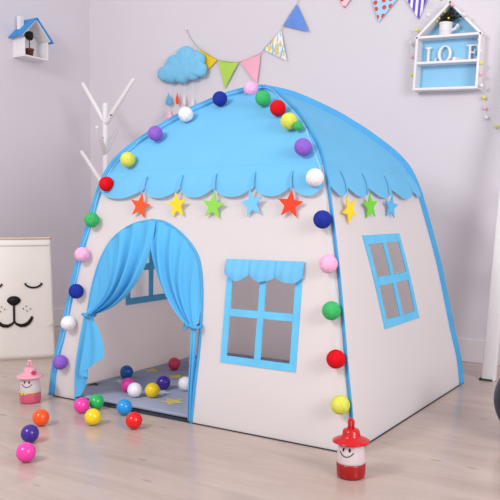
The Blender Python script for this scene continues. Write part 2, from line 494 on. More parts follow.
hang_star('front', .073, .753, 'green', .12, .05, .060, 'green felt star on the front of the tent, between the yellow and pale blue stars')
hang_star('front', .233, .760, 'light blue', -.2, -.1, .225, 'pale blue felt star on the front of the tent, above the scalloped window')
hang_star('front', .383, .756, 'red', .12, .1, .372, 'red felt star on the front of the tent nearest its front corner')
hang_star('right', -.318, .738, 'yellow', -.5, -.10, -.300, 'yellow felt star turned half sideways on the right side of the tent')
hang_star('right', -.146, .752, 'lime', -.1, -.15, -.125, 'bright green felt star in the middle of the right side of the tent')
hang_star('right', .045, .752, 'sky', .15, -.15, .075, 'sky blue felt star above the slanted window on the tent side')

# ------------------------------------------------------------------ cotton ball light garland
def cotton(name, col): return mat(name, col, .95, .10, 70, .5, 160, spec=.1)
M_cot = {'purple': cotton('purple_cotton', (142, 98, 200)), 'white': cotton('white_cotton', (236, 233, 236)), 'navy': cotton('navy_cotton', (38, 54, 150)), 'pink': cotton('pink_cotton', (242, 180, 216)),
         'green': cotton('green_cotton', (66, 180, 104)), 'red': cotton('red_cotton', (214, 22, 34)), 'yellow': cotton('yellow_cotton', (216, 218, 92))}
G = [('purple', -0.593, -0.544, 0.145), ('white', -0.568, -0.523, 0.298), ('navy', -0.540, -0.506, 0.424), ('pink', -0.527, -0.485, 0.567), ('green', -0.496, -0.462, 0.702), ('red', -0.447, -0.430, 0.842),
     ('yellow', -0.368, -0.393, 0.936), ('purple', -0.289, -0.322, 1.032), ('white', -0.203, -0.240, 1.108), ('navy', -0.096, -0.161, 1.170), ('pink', -0.011, -0.068, 1.214), ('green', 0.124, -0.194, 1.149),
     ('red', 0.223, -0.251, 1.098), ('yellow', 0.306, -0.315, 1.039), ('purple', 0.402, -0.388, 0.946), ('white', 0.470, -0.431, 0.842), ('navy', 0.513, -0.460, 0.708), ('pink', 0.547, -0.484, 0.570),
     ('green', 0.569, -0.505, 0.428), ('red', 0.595, -0.525, 0.284), ('yellow', 0.620, -0.544, 0.151)]
gar = thing('light_garland', 'string of coloured cotton ball lights running up and over the tent poles', 'string lights', (0, 0, 1.24))
off0 = Vector((0, 0, -1.24))
for k, (c, x, y, z) in enumerate(G):
    bm = BM(); add_sphere(bm, Vector((x, y - .004, z + (.006 if z > 1.0 else 0))) + off0, .0292, 28, 18)
    obj('cotton_ball', bm, M_cot[c], gar, label=c + ' cotton ball light')
bm = BM(); add_sphere(bm, Vector((.345, -.325, 1.025)) + off0, .016, 20, 12); obj('cotton_ball', bm, M_cot['green'], gar, label='green cotton ball half hidden behind the yellow one')
cord = []
for sx, seq in ((-1, PROF), (1, PROF[::-1])):
    for k, (r, z) in enumerate(seq):
        wob = .004 * math.sin(z * 31 + sx)
        cord.append(Vector((sx * (r * W / 2 - .006 * (1 if r > .1 else 0)) + wob, -r * D / 2 - .012, z + (.008 if z > 1 else 0))))
bm = BM(); add_tube(bm, [p + off0 for p in cord if p.z > .1], .0009, 6); obj('cord', bm, mat('pale_blue_cord', (186, 216, 234), .5, .03, 30), gar)

# ------------------------------------------------------------------ ball-pit balls
def plastic(name, col): return mat(name, col, .22, .02, 10, spec=.5)
M_pl = {'pink': plastic('pink_plastic', (240, 62, 166)), 'green': plastic('green_plastic', (38, 182, 88)), 'yellow': plastic('yellow_plastic', (240, 206, 22)), 'orange': plastic('orange_plastic', (250, 84, 22)),
        'purple': plastic('purple_plastic', (62, 34, 142)), 'red': plastic('red_plastic', (228, 14, 16)), 'blue': plastic('blue_plastic', (34, 146, 224)), 'dark blue': plastic('dark_blue_plastic', (18, 94, 172)),
        'white': plastic('white_plastic', (238, 236, 242)), 'crimson': plastic('crimson_plastic', (226, 56, 92))}
RB = .0285; ZM = .019
BALLS = [('pink', -.373, -.648, 0, 'pink plastic ball beside the green ball on the floor outside the doorway'),
         ('green', -.363, -.584, 0, 'green plastic ball by the left edge of the doorway'),
         ('yellow', -.227, -.736, 0, 'yellow plastic ball on the bare floor in front of the green ball'),
         ('orange', -.371, -.839, 0, 'orange plastic ball on the floor just in front of the pink lantern'),
         ('purple', -.256, -.983, 0, 'purple plastic ball on the floor between the orange and pink balls'),
         ('pink', -.120, -1.112, 0, 'pink plastic ball on the floor farthest out from the tent'),
         ('red', -.079, -.692, 0, 'red plastic ball on the floor in front of the mat'),
         ('blue', -.225, -.582, 0, 'bright blue plastic ball at the front edge of the mat'),
         ('dark blue', -.562, -.205, 1, 'dark blue plastic ball standing alone deep inside the tent'),
         ('pink', -.392, -.381, 1, 'pink plastic ball on the mat half behind a white ball'),
         ('white', -.315, -.427, 1, 'white plastic ball between the pink and yellow balls on the mat'),
         ('yellow', -.254, -.394, 1, 'yellow plastic ball on the mat inside the doorway'),
         ('purple', -.302, -.271, 1, 'deep purple plastic ball on the mat inside the tent'),
         ('crimson', -.502, .044, 1, 'crimson plastic ball farthest back on the mat'),
         ('white', -.216, -.239, 1, 'white plastic ball on the mat against the right door curtain')]
first = None
for c, x, y, on, lab in BALLS:
    z = RB + (ZM if on else 0)
    if on:   # keep the sight line: shift back along it as the mat is raised
        x += (CAM.x - x) * .0; y += 0
    if first is None:
        bm = BM(); add_sphere(bm, (0, 0, 0), RB, 32, 20)
        o = obj('plastic_ball', bm, M_pl[c]); first = o
        o.material_slots[0].link = 'OBJECT'; o.material_slots[0].material = M_pl[c]
    else:
        o = first.copy(); C.objects.link(o); o.material_slots[0].link = 'OBJECT'; o.material_slots[0].material = M_pl[c]
    o.location = (x, y, z)
    tag(o, lab, 'ball', 'plastic play balls')

# ------------------------------------------------------------------ smiling lanterns
M_jar = mat('milky_jar', (234, 222, 226), .35, .02, 8, trans=.25, spec=.4)
M_ink = mat('black_ink', (22, 20, 22), .6, .05, 20)
def lantern(loc, face_dir, mhat, mbase, mbrim, label, bow):
    t = thing('lantern', label, 'lantern', loc, face_dir, 'smiling lanterns on the floor')
    bm = BM(); add_lathe(bm, [(0, 0), (.034, 0), (.038, .003), (.0395, .008), (.0405, .038), (.039, .041), (0, .041)], 40); obj('base', bm, mbase, t)
    bm = BM(); prof = [(0, .0405), (.0385, .041), (.0392, .046), (.0385, .066), (.0355, .084), (.030, .096), (.026, .101), (0, .102)]
    add_lathe(bm, prof, 40); jar = obj('jar', bm, M_jar, t)
    def jr(z): return interp(z, [p[1] for p in prof[1:-1]], [p[0] for p in prof[1:-1]])
    def jp(u, z, o=.0008):     # u: arc metres from the face centre (facing local -y)
        r = jr(z) + o; a = u / .038; return Vector((r * math.sin(a), -r * math.cos(a), z))
    for s in (-1, 1):
        bm = BM(); ce = bm.verts.new(jp(s * .0095, .0835, .0014)); ring = [bm.verts.new(jp(s * .0095 + .0032 * math.cos(a), .0835 + .0052 * math.sin(a))) for a in lin(0, 2 * PI, 17)[:-1]]
        for k in range(16): bm.faces.new((ce, ring[k], ring[(k + 1) % 16]))
        obj('eye', bm, M_ink, jar)
    bm = BM(); add_tube(bm, [jp(u, .0655 + .012 * (u / .021) ** 2) for u in lin(-.021, .021, 21)], .0013, 6); obj('mouth', bm, M_ink, jar)
    # hat
    hat_z = .098
    bm = BM(); add_lathe(bm, [(0, hat_z - .001), (.030, hat_z - .001), (.046, hat_z - .002), (.052, hat_z + .001), (.0515, hat_z + .0035), (.040, hat_z + .0095), (.030, hat_z + .013), (.027, hat_z + .015), (.025, hat_z + .019),
                            (.0235, hat_z + .030), (.021, hat_z + .034), (.014, hat_z + .037), (.006, hat_z + .0385), (0, hat_z + .039)], 40)
    hat = obj('hat', bm, mhat, t)
    bm = BM()
    pts = [Vector((0, -.001, hat_z + .037 + h)) for h in (0, .004, .010)] 
    add_tube(bm, [(.0050, 0, hat_z + .034), (.0056, 0, hat_z + .048), (.0060, 0, hat_z + .056), (.0035, 0, hat_z + .0612), (0, 0, hat_z + .0625), (-.0035, 0, hat_z + .0612), (-.0060, 0, hat_z + .056), (-.0056, 0, hat_z + .048), (-.0050, 0, hat_z + .034)], .0044, 10)
    obj('carry_loop', bm, mhat, hat)
    if bow:
        bm = BM(); zc = .0425
        add_tube(bm, [Vector((.0402 * math.cos(a), .0402 * math.sin(a), zc)) for a in lin(0, 2 * PI, 41)], .0016, 6, False)
        for s in (-1, 1): add_sphere(bm, Vector((-.012 + s * .006, -.040, zc - .004)), .005, 12, 8, (1, .5, .7))
        obj('ribbon', bm, mat('yellow_green_ribbon', (214, 206, 70), .7, .2, 60), t)
        bm = BM()
        for a in lin(0, 2 * PI, 7)[:-1]: add_sphere(bm, Vector((.0225 + .0055 * math.cos(a), -.0225, hat_z + .020 + .0055 * math.sin(a))), .0045, 10, 8)
        obj('flower', bm, mat('rose_flower', (196, 70, 100), .6, .1, 40), hat)
fd = math.atan2(CAM.x - .734, -(CAM.y + .70)) 
M_red = plastic('red_gloss', (198, 12, 22)); M_reddk = plastic('red_base', (158, 6, 16))
lantern((.728, -.700, 0), fd - .35, M_red, M_reddk, M_red, 'red-hatted smiling lantern by the front corner of the tent', False)
fd2 = math.atan2(CAM.x + .65, -(CAM.y + .65))
M_pk = plastic('pink_hat', (230, 158, 176)); M_pkb = plastic('rose_base', (204, 84, 116))
lantern((-.655, -.645, 0), fd2 - .35, M_pk, M_pkb, M_pk, 'pink-hatted smiling lantern in front of the storage bag', True)

# ------------------------------------------------------------------ storage bag with sleeping face
nx, ny = .7478, -.6639
bw, bd, bh = .36, .19, .603
corner = Vector((-1.2495, -.005, 0))
tdir = Vector((-ny, nx, 0)); nd = Vector((nx, ny, 0))
cen = corner - tdir * (bw / 2) - nd * (bd / 2)
rot = math.atan2(nx, -ny)
bag = thing('storage_bag', 'tall cream storage bag printed with a sleeping animal face', 'storage bag', cen, rot)
M_bag = mat('cream_canvas_bag', (242, 236, 230), .85, .015, 5, .12, 14)
bm = BM(); zs_ = lin(0, bh, 25); loop = []
def bag_ring(z):
    k = z / bh; ins = .004 * math.sin(k * 9) + .006 * math.sin(PI * k)
    w, d = bw / 2 + .016 * (1 - k), bd / 2 + .006 * math.sin(PI * k)
    r = .012; pts = []
    for cx, cy, a0 in ((w - r, d - r, 0), (-w + r, d - r, PI / 2), (-w + r, -d + r, PI), (w - r, -d + r, 1.5 * PI)):
        for i in range(4):
            a = a0 + i * PI / 6; pts.append(Vector((cx + r * math.cos(a), cy + r * math.sin(a), z)))
    # densify sides + soft dents
    out = []
    for p, q in zip(pts, pts[1:] + pts[:1]):
        n = max(1, int((q - p).length / .03))
        for i in range(n):
            s = p.lerp(q, i / n)
            dent = .003 * math.sin(s.x * 23 + z * 17) * math.sin(z * 11 + s.y * 9)
            if abs(abs(s.x) - w) < .002: s.x -= math.copysign(.006 * math.sin(PI * k) * max(0, 1 - abs(s.y) / d), s.x)
            s.y += dent * (0.4 if s.y < 0 else 1)
            out.append(s)
    return out
prev = None
for z in zs_:
    ring = [bm.verts.new(p) for p in bag_ring(z)]
    if prev:
        for i in range(len(ring)): bm.faces.new((prev[i], prev[(i + 1) % len(ring)], ring[(i + 1) % len(ring)], ring[i]))
    else: bm.faces.new(ring[::-1])
    prev = ring
inn = [bm.verts.new(v.co + Vector((-v.co.x * .03, -v.co.y * .04, -.002))) for v in prev]
low = [bm.verts.new(v.co + Vector((0, 0, -.16))) for v in inn]
for i in range(len(prev)):
    j = (i + 1) % len(prev)
    bm.faces.new((prev[i], prev[j], inn[j], inn[i])); bm.faces.new((inn[i], inn[j], low[j], low[i]))
bm.faces.new(low)
obj('bag_body', bm, M_bag, bag)
bm = BM()
add_tube(bm, [p + Vector((0, 0, -.001)) + Vector((math.copysign(.0005, p.x), math.copysign(.0005, p.y), 0)) for p in bag_ring(bh) + bag_ring(bh)[:1]], .003, 6, False)
obj('top_binding', bm, mat('tan_binding', (196, 158, 140), .8, .05, 30), bag)
bm = BM(); add_tube(bm, [Vector((x, -bd / 2 - .004, bh - .034)) for x in lin(-bw / 2 + .01, bw / 2 - .01, 20)], .0016, 6); obj('hem_stitch', bm, mat('cream_stitch', (206, 196, 188), .9, .05, 30), bag)
def facepts(pts): return [Vector((x, -bd / 2 - .0062, z)) for x, z in pts]
YF = -bd / 2 - .0085
def fp(x, z): return Vector((x, YF + .001 - .004 * math.sin(PI * z / bh) , z))
for s in (-1, 1):
    bm = BM(); pts = [fp(s * (.094 + .040 * math.cos(a)), .386 + .026 * math.sin(a)) for a in lin(PI * 1.04, PI * 1.96, 21)]
    add_tube(bm, pts, [.0045] * 21, 8, True, ry=.0018, side=(0, 1, 0)); obj('closed_eye', bm, M_ink, bag)
bm = BM(); poly = []
for a in lin(0, 2 * PI, 33)[:-1]:
    x = .033 * math.cos(a); z = .024 * math.sin(a); x *= 1 - .35 * max(0, -math.sin(a)); poly.append((x, .296 + z))
add_prism(bm, poly, .003, Matrix.Translation((0, YF - .004, 0))); obj('nose', bm, M_ink, bag)
bm = BM()
add_tube(bm, [fp(0, z) for z in lin(.28, .186, 8)], .0050, 8, True, ry=.0018, side=(0, 1, 0))
for s in (-1, 1):
    add_tube(bm, [fp(s * x, z) for x, z in ((0, .192), (.012, .180), (.030, .172), (.050, .174), (.068, .184), (.080, .200), (.087, .216))], [.0045, .006, .008, .009, .009, .008, .005], 8, True, ry=.0018, side=(0, 1, 0))
obj('mouth', bm, M_ink, bag)
for s in (-1, 1):
    for x, z in ((.044, .256), (.058, .268), (.062, .244), (.078, .254)):
        bm = BM(); add_sphere(bm, fp(s * x, z), .0032, 10, 6, (1, .4, 1)); obj('whisker_dot', bm, M_ink, bag)

# ------------------------------------------------------------------ coat stand
def place(o): return o
cs = thing('coat_stand', 'white wooden branching coat stand behind the tent', 'coat stand', (-1.505, .65, 0))
O = Vector((-1.505, .65, 0))
bm = BM(); add_tube(bm, [(0, 0, .02), (0, 0, .5), (0, 0, 1.0), (0, 0, 1.372), (0, 0, 1.378)], [.019, .019, .018, .0165, .012], 16); obj('pole', bm, M_white, cs)
def branch(p, q, w=.0155):
    p, q = Vector(p) - O, Vector(q) - O
    bm = BM(); d = (q - p)
    add_tube(bm, [p, p + d * .06, p + d * .5, p + d * .97, q], [w * .9, w, w * .9, w * .72, w * .5], 12)
    b = obj('branch', bm, M_white, cs); return b
branch((-1.507, .648, 1.265), (-1.687, .645, 1.512))
branch((-1.503, .648, 1.255), (-1.278, .650, 1.497))
branch((-1.507, .648, .880), (-1.704, .645, 1.106))
branch((-1.505, .645, 1.080), (-1.428, .500, 1.222))
branch((-1.505, .655, 1.100), (-1.556, .800, 1.238))
for c in ((-1.440, .628, 1.300), (-1.460, .580, 1.165)):
    bm = BM(); add_sphere(bm, Vector(c) - O, .005, 10, 8); obj('screw_head', bm, M_screw, cs)
for a in range(4):
    bm = BM(); t = a * PI / 2 + .4
    add_tube(bm, [(.012 * math.cos(t), .012 * math.sin(t), .16), (.09 * math.cos(t), .09 * math.sin(t), .07), (.20 * math.cos(t), .20 * math.sin(t), .016)], [.014, .016, .016], 10)
    obj('leg', bm, M_white, cs)

# ------------------------------------------------------------------ birdhouse shelf on the left wall
bx0 = XL; dep = .10
bo = thing('birdhouse_shelf', 'small white house-shaped wall shelf with bright blue roof and chimney', 'wall shelf', (XL, .512, 1.662))
# local: x = out of the wall, y along the wall, z up
bm = BM(); hw, th = .093, .010; he = .112; ap = .240
add_box(bm, (dep / 2, 0, th / 2), (dep, 2 * hw, th), bev=.0015)
obj('bottom_board', bm, M_white, bo, smooth=False)
for s in (-1, 1):
    bm = BM(); add_box(bm, (dep / 2, s * (hw - th / 2), th + (he - th) / 2), (dep, th, he - th), bev=.0015); obj('side_board', bm, M_white, bo, smooth=False)
bm = BM(); poly = [(-hw + .002, .004), (hw - .002, .004), (hw - .002, he), (0, ap - .012), (-hw + .002, he)]
add_prism(bm, poly, .006, Matrix.Rotation(PI / 2, 4, 'Z') @ Matrix.Translation((0, -.0065, 0))); obj('back_board', bm, M_white, bo, smooth=False)
M_roofb = mat('bright_blue_paint', (44, 142, 214), .5, .03, 14)
for s in (-1, 1):
    bm = BM(); tip = Vector((0, 0, ap)); eav = Vector((0, s * .126, ap - .126 * 1.02)); d = (eav - tip); L_ = d.length; ang = math.atan2(d.z, abs(d.y))
    # slab built along local y then rotated
    Mx = Matrix.Translation((dep / 2 + .002, 0, ap)) @ Matrix.Rotation(ang if s > 0 else -ang, 4, 'X')
    add_box(bm, (0, s * L_ / 2, 0), (dep + .020, L_, .007), Mx, bev=.001)
    rf = obj('roof_board', bm, M_roofb, bo, smooth=False)
    bm = BM(); Mi = Mx @ Matrix.Translation((0, 0, -.0075)); add_box(bm, (0, s * (L_ / 2 - .004), 0), (dep, L_ - .03, .008), Mi); obj('rafter_board', bm, M_white, bo, smooth=False)
bm = BM(); add_box(bm, (.030, -.060, .206), (.030, .030, .080), bev=.0015); obj('chimney', bm, M_white, bo, smooth=False)
# topiary inside
tp = thing('potted_topiary', 'tiny dark ball topiary in a brown pot inside the blue-roofed birdhouse', 'plant', (-1.968, .487, 1.6725))
bm = BM(); add_lathe(bm, [(0, 0), (.020, 0), (.025, .038), (.027, .038), (.027, .046), (.023, .046), (.022, .040), (0, .040)], 20); obj('pot', bm, mat('brown_pot', (104, 60, 48), .7, .1, 30), tp)
bm = BM(); add_tube(bm, [(0, 0, .035), (.001, 0, .07), (0, 0, .10)], .003, 8); obj('trunk', bm, mat('dark_trunk', (50, 40, 36), .9, .1, 40), tp)
bm = BM(); add_sphere(bm, (0, 0, .124), .024, 16, 12)
for k in range(170):
    v = Vector((random.gauss(0, 1), random.gauss(0, 1), random.gauss(0, 1))).normalized(); p = Vector((0, 0, .124)) + v * .025
    a = v.orthogonal().normalized(); b = v.cross(a); t = random.random() * 6.28; e = a * math.cos(t) + b * math.sin(t); g = v.cross(e)
    vs = [bm.verts.new(p + e * .006), bm.verts.new(p + g * .003 + v * .003), bm.verts.new(p - e * .006 + v * .004), bm.verts.new(p - g * .003 + v * .003)]
    bm.faces.new(vs)
obj('foliage', bm, mat('dark_foliage', (38, 36, 34), .8, .3, 60), tp, smooth=False)

# ------------------------------------------------------------------ felt cloud with raindrops
cl = thing('hanging_cloud', 'puffy blue felt cloud with hanging raindrops on the back wall', 'wall decoration', wall_pt(183, 68, YB))
O = Vector(cl.location)
circ = [(165, 160, 41), (112, 195, 36), (68, 247, 34), (213, 178, 38), (226, 222, 34), (98, 258, 30), (145, 258, 32), (195, 246, 30), (232, 235, 26), (120, 220, 55), (175, 215, 60)]
def ray_r(cx, cy, a):
    best = 0; dx, dy = math.cos(a), math.sin(a)
    for x, y, r in circ:
        ox, oy = cx - x, cy - y; b = ox * dx + oy * dy; c = ox * ox + oy * oy - r * r; dd = b * b - c
        if dd > 0: best = max(best, -b + math.sqrt(dd))
    return best
cx, cy = 150, 218; NA = 120
bm = BM(); rings = []
angs = [2 * PI * k / NA for k in range(NA)]
rad = [ray_r(cx, cy, a) for a in angs]
for sgn in (1, -1):
    for s in lin(1.0, .05, 14):
        if sgn < 0 and s == 1.0: continue
        h = .036 * math.sqrt(max(0, 1 - s ** 3.2)) * sgn
        ring = []
        for k, a in enumerate(angs):
            rr = rad[k] * s
            p = wall_pt(150 + (cx + rr * math.cos(a)) / 4.55, 20 + (cy + rr * math.sin(a)) / 4.55, YB - .038)
            ring.append(bm.verts.new(Vector((p.x, YB - .038 - h, p.z)) - O))
        rings.append((sgn, ring))
fr = [r for s, r in rings if s > 0]; bk = [fr[0]] + [r for s, r in rings if s < 0]
for seq in (fr, bk):
    for A, B in zip(seq, seq[1:]):
        for k in range(NA): bm.faces.new((A[k], A[(k + 1) % NA], B[(k + 1) % NA], B[k]))
    bm.faces.new(seq[-1])
obj('cloud_cushion', bm, mat('cloud_felt', (126, 196, 234), .95, .05, 40, .2, 120), cl)
DM = {'b': mat('blue_drop', (98, 176, 222), .9, .04, 40), 'o': mat('orange_drop', (240, 80, 40), .9, .04, 40), 'p': mat('pink_drop', (242, 184, 204), .9, .04, 40), 'w': mat('white_drop', (226, 220, 226), .9, .03, 40)}
for key, px, py, w, top in (('b', 168.5, 99.5, 1.0, (170, 84)), ('o', 177.3, 98.5, .5, (178, 84)), ('p', 169, 115, 1.0, (170, 108)), ('w', 184, 99.5, .35, (185, 83)), ('w', 192.5, 103, .5, (193, 82))):
    p = wall_pt(px, py, YB - .035) - O
    bm = BM(); prof = [(0, -.036), (.010, -.034), (.018, -.027), (.0215, -.016), (.019, -.003), (.012, .014), (.005, .030), (.0015, .040), (0, .043)]
    add_lathe(bm, [(r * (1.1 if w == 1 else w + .1), z) for r, z in prof], 20)
    for v in bm.verts: v.co.y *= .45; v.co += p
    obj('raindrop', bm, DM[key], cl, label={'b': 'blue felt raindrop', 'o': 'orange felt raindrop', 'p': 'pink felt raindrop', 'w': 'white felt raindrop'}[key])
    q = wall_pt(*top, YB - .035) - O
    bm = BM(); add_tube(bm, [p + Vector((0, 0, .04)), q], .0008, 5); obj('thread', bm, M_cord, cl)

# ------------------------------------------------------------------ bunting
def flag_mat(name, base, cols, mode):
    m = bpy.data.materials.new(name); m.use_nodes = True; nt = m.node_tree; N = nt.nodes; L = nt.links; b = N['Principled BSDF']
    b.inputs['Roughness'].default_value = .85; b.inputs['Specular IOR Level'].default_value = .1
    tc = N.new('ShaderNodeTexCoord'); mp = N.new('ShaderNodeMapping'); L.new(tc.outputs['Object'], mp.inputs['Vector'])
    rp = N.new('ShaderNodeValToRGB'); rp.color_ramp.interpolation = 'CONSTANT'
    if mode == 'dots':
        vo = N.new('ShaderNodeTexVoronoi'); vo.voronoi_dimensions = '2D'; vo.inputs['Scale'].default_value = 26; vo.inputs['Randomness'].default_value = .35
        sp = N.new('ShaderNodeSeparateXYZ'); cb = N.new('ShaderNodeCombineXYZ'); L.new(mp.outputs[0], sp.inputs[0]); L.new(sp.outputs['X'], cb.inputs['X']); L.new(sp.outputs['Z'], cb.inputs['Y'])
        L.new(cb.outputs[0], vo.inputs['Vector']); L.new(vo.outputs['Distance'], rp.inputs['Fac'])
        rp.color_ramp.elements[0].color = srgb(cols[0]); rp.color_ramp.elements[1].position = .30; rp.color_ramp.elements[1].color = srgb(base)
        L.new(rp.outputs['Color'], b.inputs['Base Color'])
    elif mode == 'confetti':
        vo = N.new('ShaderNodeTexVoronoi'); vo.inputs['Scale'].default_value = 62; L.new(mp.outputs[0], vo.inputs['Vector'])
        mp.inputs['Rotation'].default_value = (0, .6, 0); mp.inputs['Scale'].default_value = (1.4, 1, .7)
        sp = N.new('ShaderNodeSeparateColor'); L.new(vo.outputs['Color'], sp.inputs[0]); L.new(sp.outputs[0], rp.inputs['Fac'])
        rp.color_ramp.elements[0].color = srgb(base); rp.color_ramp.elements[1].position = .55; rp.color_ramp.elements[1].color = srgb(cols[0])
        for i, c in enumerate(cols[1:]):
            e = rp.color_ramp.elements.new(.70 + .15 * i); e.color = srgb(c)
        L.new(rp.outputs['Color'], b.inputs['Base Color'])
    else:
        wv = N.new('ShaderNodeTexWave'); wv.bands_direction = 'X'; wv.inputs['Scale'].default_value = 11.5; wv.inputs['Distortion'].default_value = 0
        mp.inputs['Rotation'].default_value = (0, -.1, 0)
        L.new(mp.outputs[0], wv.inputs['Vector']); L.new(wv.outputs['Fac'], rp.inputs['Fac'])
        rp.color_ramp.elements[0].color = srgb(base); rp.color_ramp.elements[1].position = .5; rp.color_ramp.elements[1].color = srgb(cols[0])
        L.new(rp.outputs['Color'], b.inputs['Base Color'])
    return m
bu = thing('bunting', 'string of triangular coloured pennants hung across the back wall', 'bunting', wall_pt(240, 60, YB))
O = Vector(bu.location); YP = YB - .010
FL = [('yellow pennant', mat('yellow_pennant', (244, 204, 46), .85, .03, 30), ((199, 48), (217.7, 59.8), (206.2, 72))),
      ('lime green pennant', mat('lime_pennant', (178, 214, 92), .85, .03, 30), ((218, 60), (239, 62.6), (224.8, 89))),
      ('pink pennant', mat('pink_pennant', (242, 176, 196), .85, .03, 30), ((240, 61.5), (261, 53), (257.6, 83.5))),
      ('white pennant with small coloured dashes', flag_mat('confetti_pennant', (240, 240, 238), [(236, 208, 110), (150, 200, 226), (180, 200, 210)], 'confetti'), ((263.6, 49.5), (281.5, 30), (287.5, 61))),
      ('blue pennant', mat('blue_pennant', (104, 146, 222), .85, .05, 30), ((283, 26), (297, 4), (309.8, 31.8))),
      ('pink pennant with red dots', flag_mat('pink_dot_pennant', (246, 206, 214), [(226, 60, 70)], 'dots'), ((333, -14), (361, -15), (344.3, 8.2))),
      ('light blue pennant with red dots', flag_mat('blue_dot_pennant', (168, 212, 240), [(214, 84, 74)], 'dots'), ((372.3, -3), (400, -4), (378.3, 22.5))),
      ('white pennant with purple stripes', flag_mat('stripe_pennant', (112, 84, 196), [(236, 232, 244)], 'stripes'), ((405, -3.5), (428.5, -4), (418.7, 19.4)))]
for lab, m, (a, b, c) in FL:
    A, B, Cc = [wall_pt(x, y, YP) - O for x, y in (a, b, c)]
    bm = BM(); n = 9; Vs = []
    ph = random.random() * 6
    for i in range(n):
        row = []
        for j in range(n - i):
            u, v = j / (n - 1), i / (n - 1)
            p = A + (B - A) * u + (Cc - A) * v
            p.y -= .004 + .005 * math.sin(u * 5 + v * 3 + ph) * (v + .2)
            row.append(bm.verts.new(p))
        Vs.append(row)
    for i in range(n - 1):
        for j in range(n - 1 - i):
            bm.faces.new((Vs[i][j], Vs[i][j + 1], Vs[i + 1][j]))
            if j < n - 2 - i: bm.faces.new((Vs[i][j + 1], Vs[i + 1][j + 1], Vs[i + 1][j]))
    obj('pennant', bm, m, bu, label=lab)
sp = [(186.5, 30), (192, 40), (199, 48), (217.8, 59.8), (239.5, 62), (261, 53), (264, 49), (282, 29), (297, 4), (303, -8), (316, -16), (333, -14), (361, -15), (372, -3.2), (400, -4), (428, -4), (446, -14)]
bm = BM(); add_tube(bm, [v - O for v in catmull([wall_pt(x, y, YP - .004) for x, y in sp], 4)], .0016, 6); obj('cord', bm, mat('twine', (176, 150, 128), .9, .1, 60), bu)
bm = BM(); add_sphere(bm, wall_pt(186.3, 29, YB - .006) - O, .009, 12, 8, (1, .6, 1)); obj('wall_pin', bm, M_white, bu)

# ------------------------------------------------------------------ house shelf on the back wall
TH = math.radians(3.4)
sd = .072
SM = Matrix.Translation((.4180, YB, 1.326)) @ Matrix.Rotation(TH, 4, 'Y')
hs = thing('house_shelf', 'white house-shaped wall shelf with pale blue backing and two tiers', 'wall shelf', (.4180, YB, 1.326)); hs.rotation_euler = (0, TH, 0)
w2, eh, ah, t_ = .160, .260, .420, .012
bm = BM(); add_prism(bm, [(-w2 + .003, .003), (w2 - .003, .003), (w2 - .003, eh), (0, ah - .008), (-w2 + .003, eh)], .005, Matrix.Translation((0, -.006, 0)))
obj('back_panel', bm, mat('pale_blue_board', (146, 204, 236), .6, .05, 5), hs, smooth=False)
for nm, z in (('bottom_board', t_ / 2), ('tier_board', .132), ('tier_board', eh - .004)):
    bm = BM(); add_box(bm, (0, -sd / 2, z), (2 * w2 - (0 if z < .02 else 2 * t_), sd, t_), bev=.001); obj(nm, bm, M_white, hs, smooth=False)
for s in (-1, 1):
    bm = BM(); add_box(bm, (s * (w2 - t_ / 2), -sd / 2, t_ + (eh - t_) / 2), (t_, sd, eh - t_), bev=.001); obj('side_board', bm, M_white, hs, smooth=False)
    a = Vector((0, 0, ah)); b = Vector((s * (w2 + .008), 0, eh - .006)); d = b - a; ang = math.atan2(-d.z, d.x)
    bm = BM(); add_box(bm, (d.length / 2, -sd / 2, -t_ / 2 if s > 0 else t_ / 2), (d.length, sd, t_), Matrix.Translation(a) @ Matrix.Rotation(ang, 4, 'Y'), bev=.001); obj('roof_board', bm, M_white, hs, smooth=False)

# letters on the middle tier
def on_shelf(x, y, z): return SM @ Vector((x, y, z))
def letter(name, polys, x, label, extra=None):
    o_ = on_shelf(x, -.030, .1385)
    bm = BM()
    for p in polys: add_prism(bm, p, .014)
    if extra: extra(bm)
    o = obj(name, bm, M_white, smooth=False); o.location = o_; o.rotation_euler = (0, TH, 0)
    return tag(o, label, 'letter', 'white letters on the house shelf')
Lp = [[(-.024, 0), (.027, 0), (.029, .022), (.025, .022), (.022, .008), (-.006, .008), (-.006, .068), (.004, .070), (.004, .076), (-.026, .076), (-.026, .070), (-.016, .068), (-.016, .008), (-.024, .006)]]
letter('decorative_letter', Lp, -.095, 'white serif letter L at the left of the shelf tier')
def ring_o(bm):
    n = 40; F_ = []
    for y in (0, .014):
        A = [bm.verts.new((.034 * math.cos(a), y, .040 + .040 * math.sin(a))) for a in lin(0, 2 * PI, n + 1)[:-1]]
        B = [bm.verts.new((.021 * math.cos(a), y, .040 + .034 * math.sin(a))) for a in lin(0, 2 * PI, n + 1)[:-1]]
        F_.append((A, B))
    for k in range(n):
        j = (k + 1) % n
        for A, B in F_: bm.faces.new((A[k], A[j], B[j], B[k]))
        bm.faces.new((F_[0][0][k], F_[0][0][j], F_[1][0][j], F_[1][0][k])); bm.faces.new((F_[0][1][k], F_[0][1][j], F_[1][1][j], F_[1][1][k]))
letter('decorative_letter', [], -.024, 'white round letter O next to the letter L', ring_o)
Ep = [[(-.026, 0), (.028, 0), (.031, .022), (.027, .022), (.022, .008), (-.006, .008), (-.006, .036), (.008, .036), (.009, .030), (.013, .030), (.013, .050), (.009, .050), (.008, .043), (-.006, .043), (-.006, .069), (.018, .069), (.022, .058), (.026, .058), (.025, .076), (-.026, .076), (-.026, .070), (-.016, .068), (-.016, .007), (-.026, .006)]]
letter('decorative_letter', Ep, .110, 'white serif letter E against the right side of the shelf')
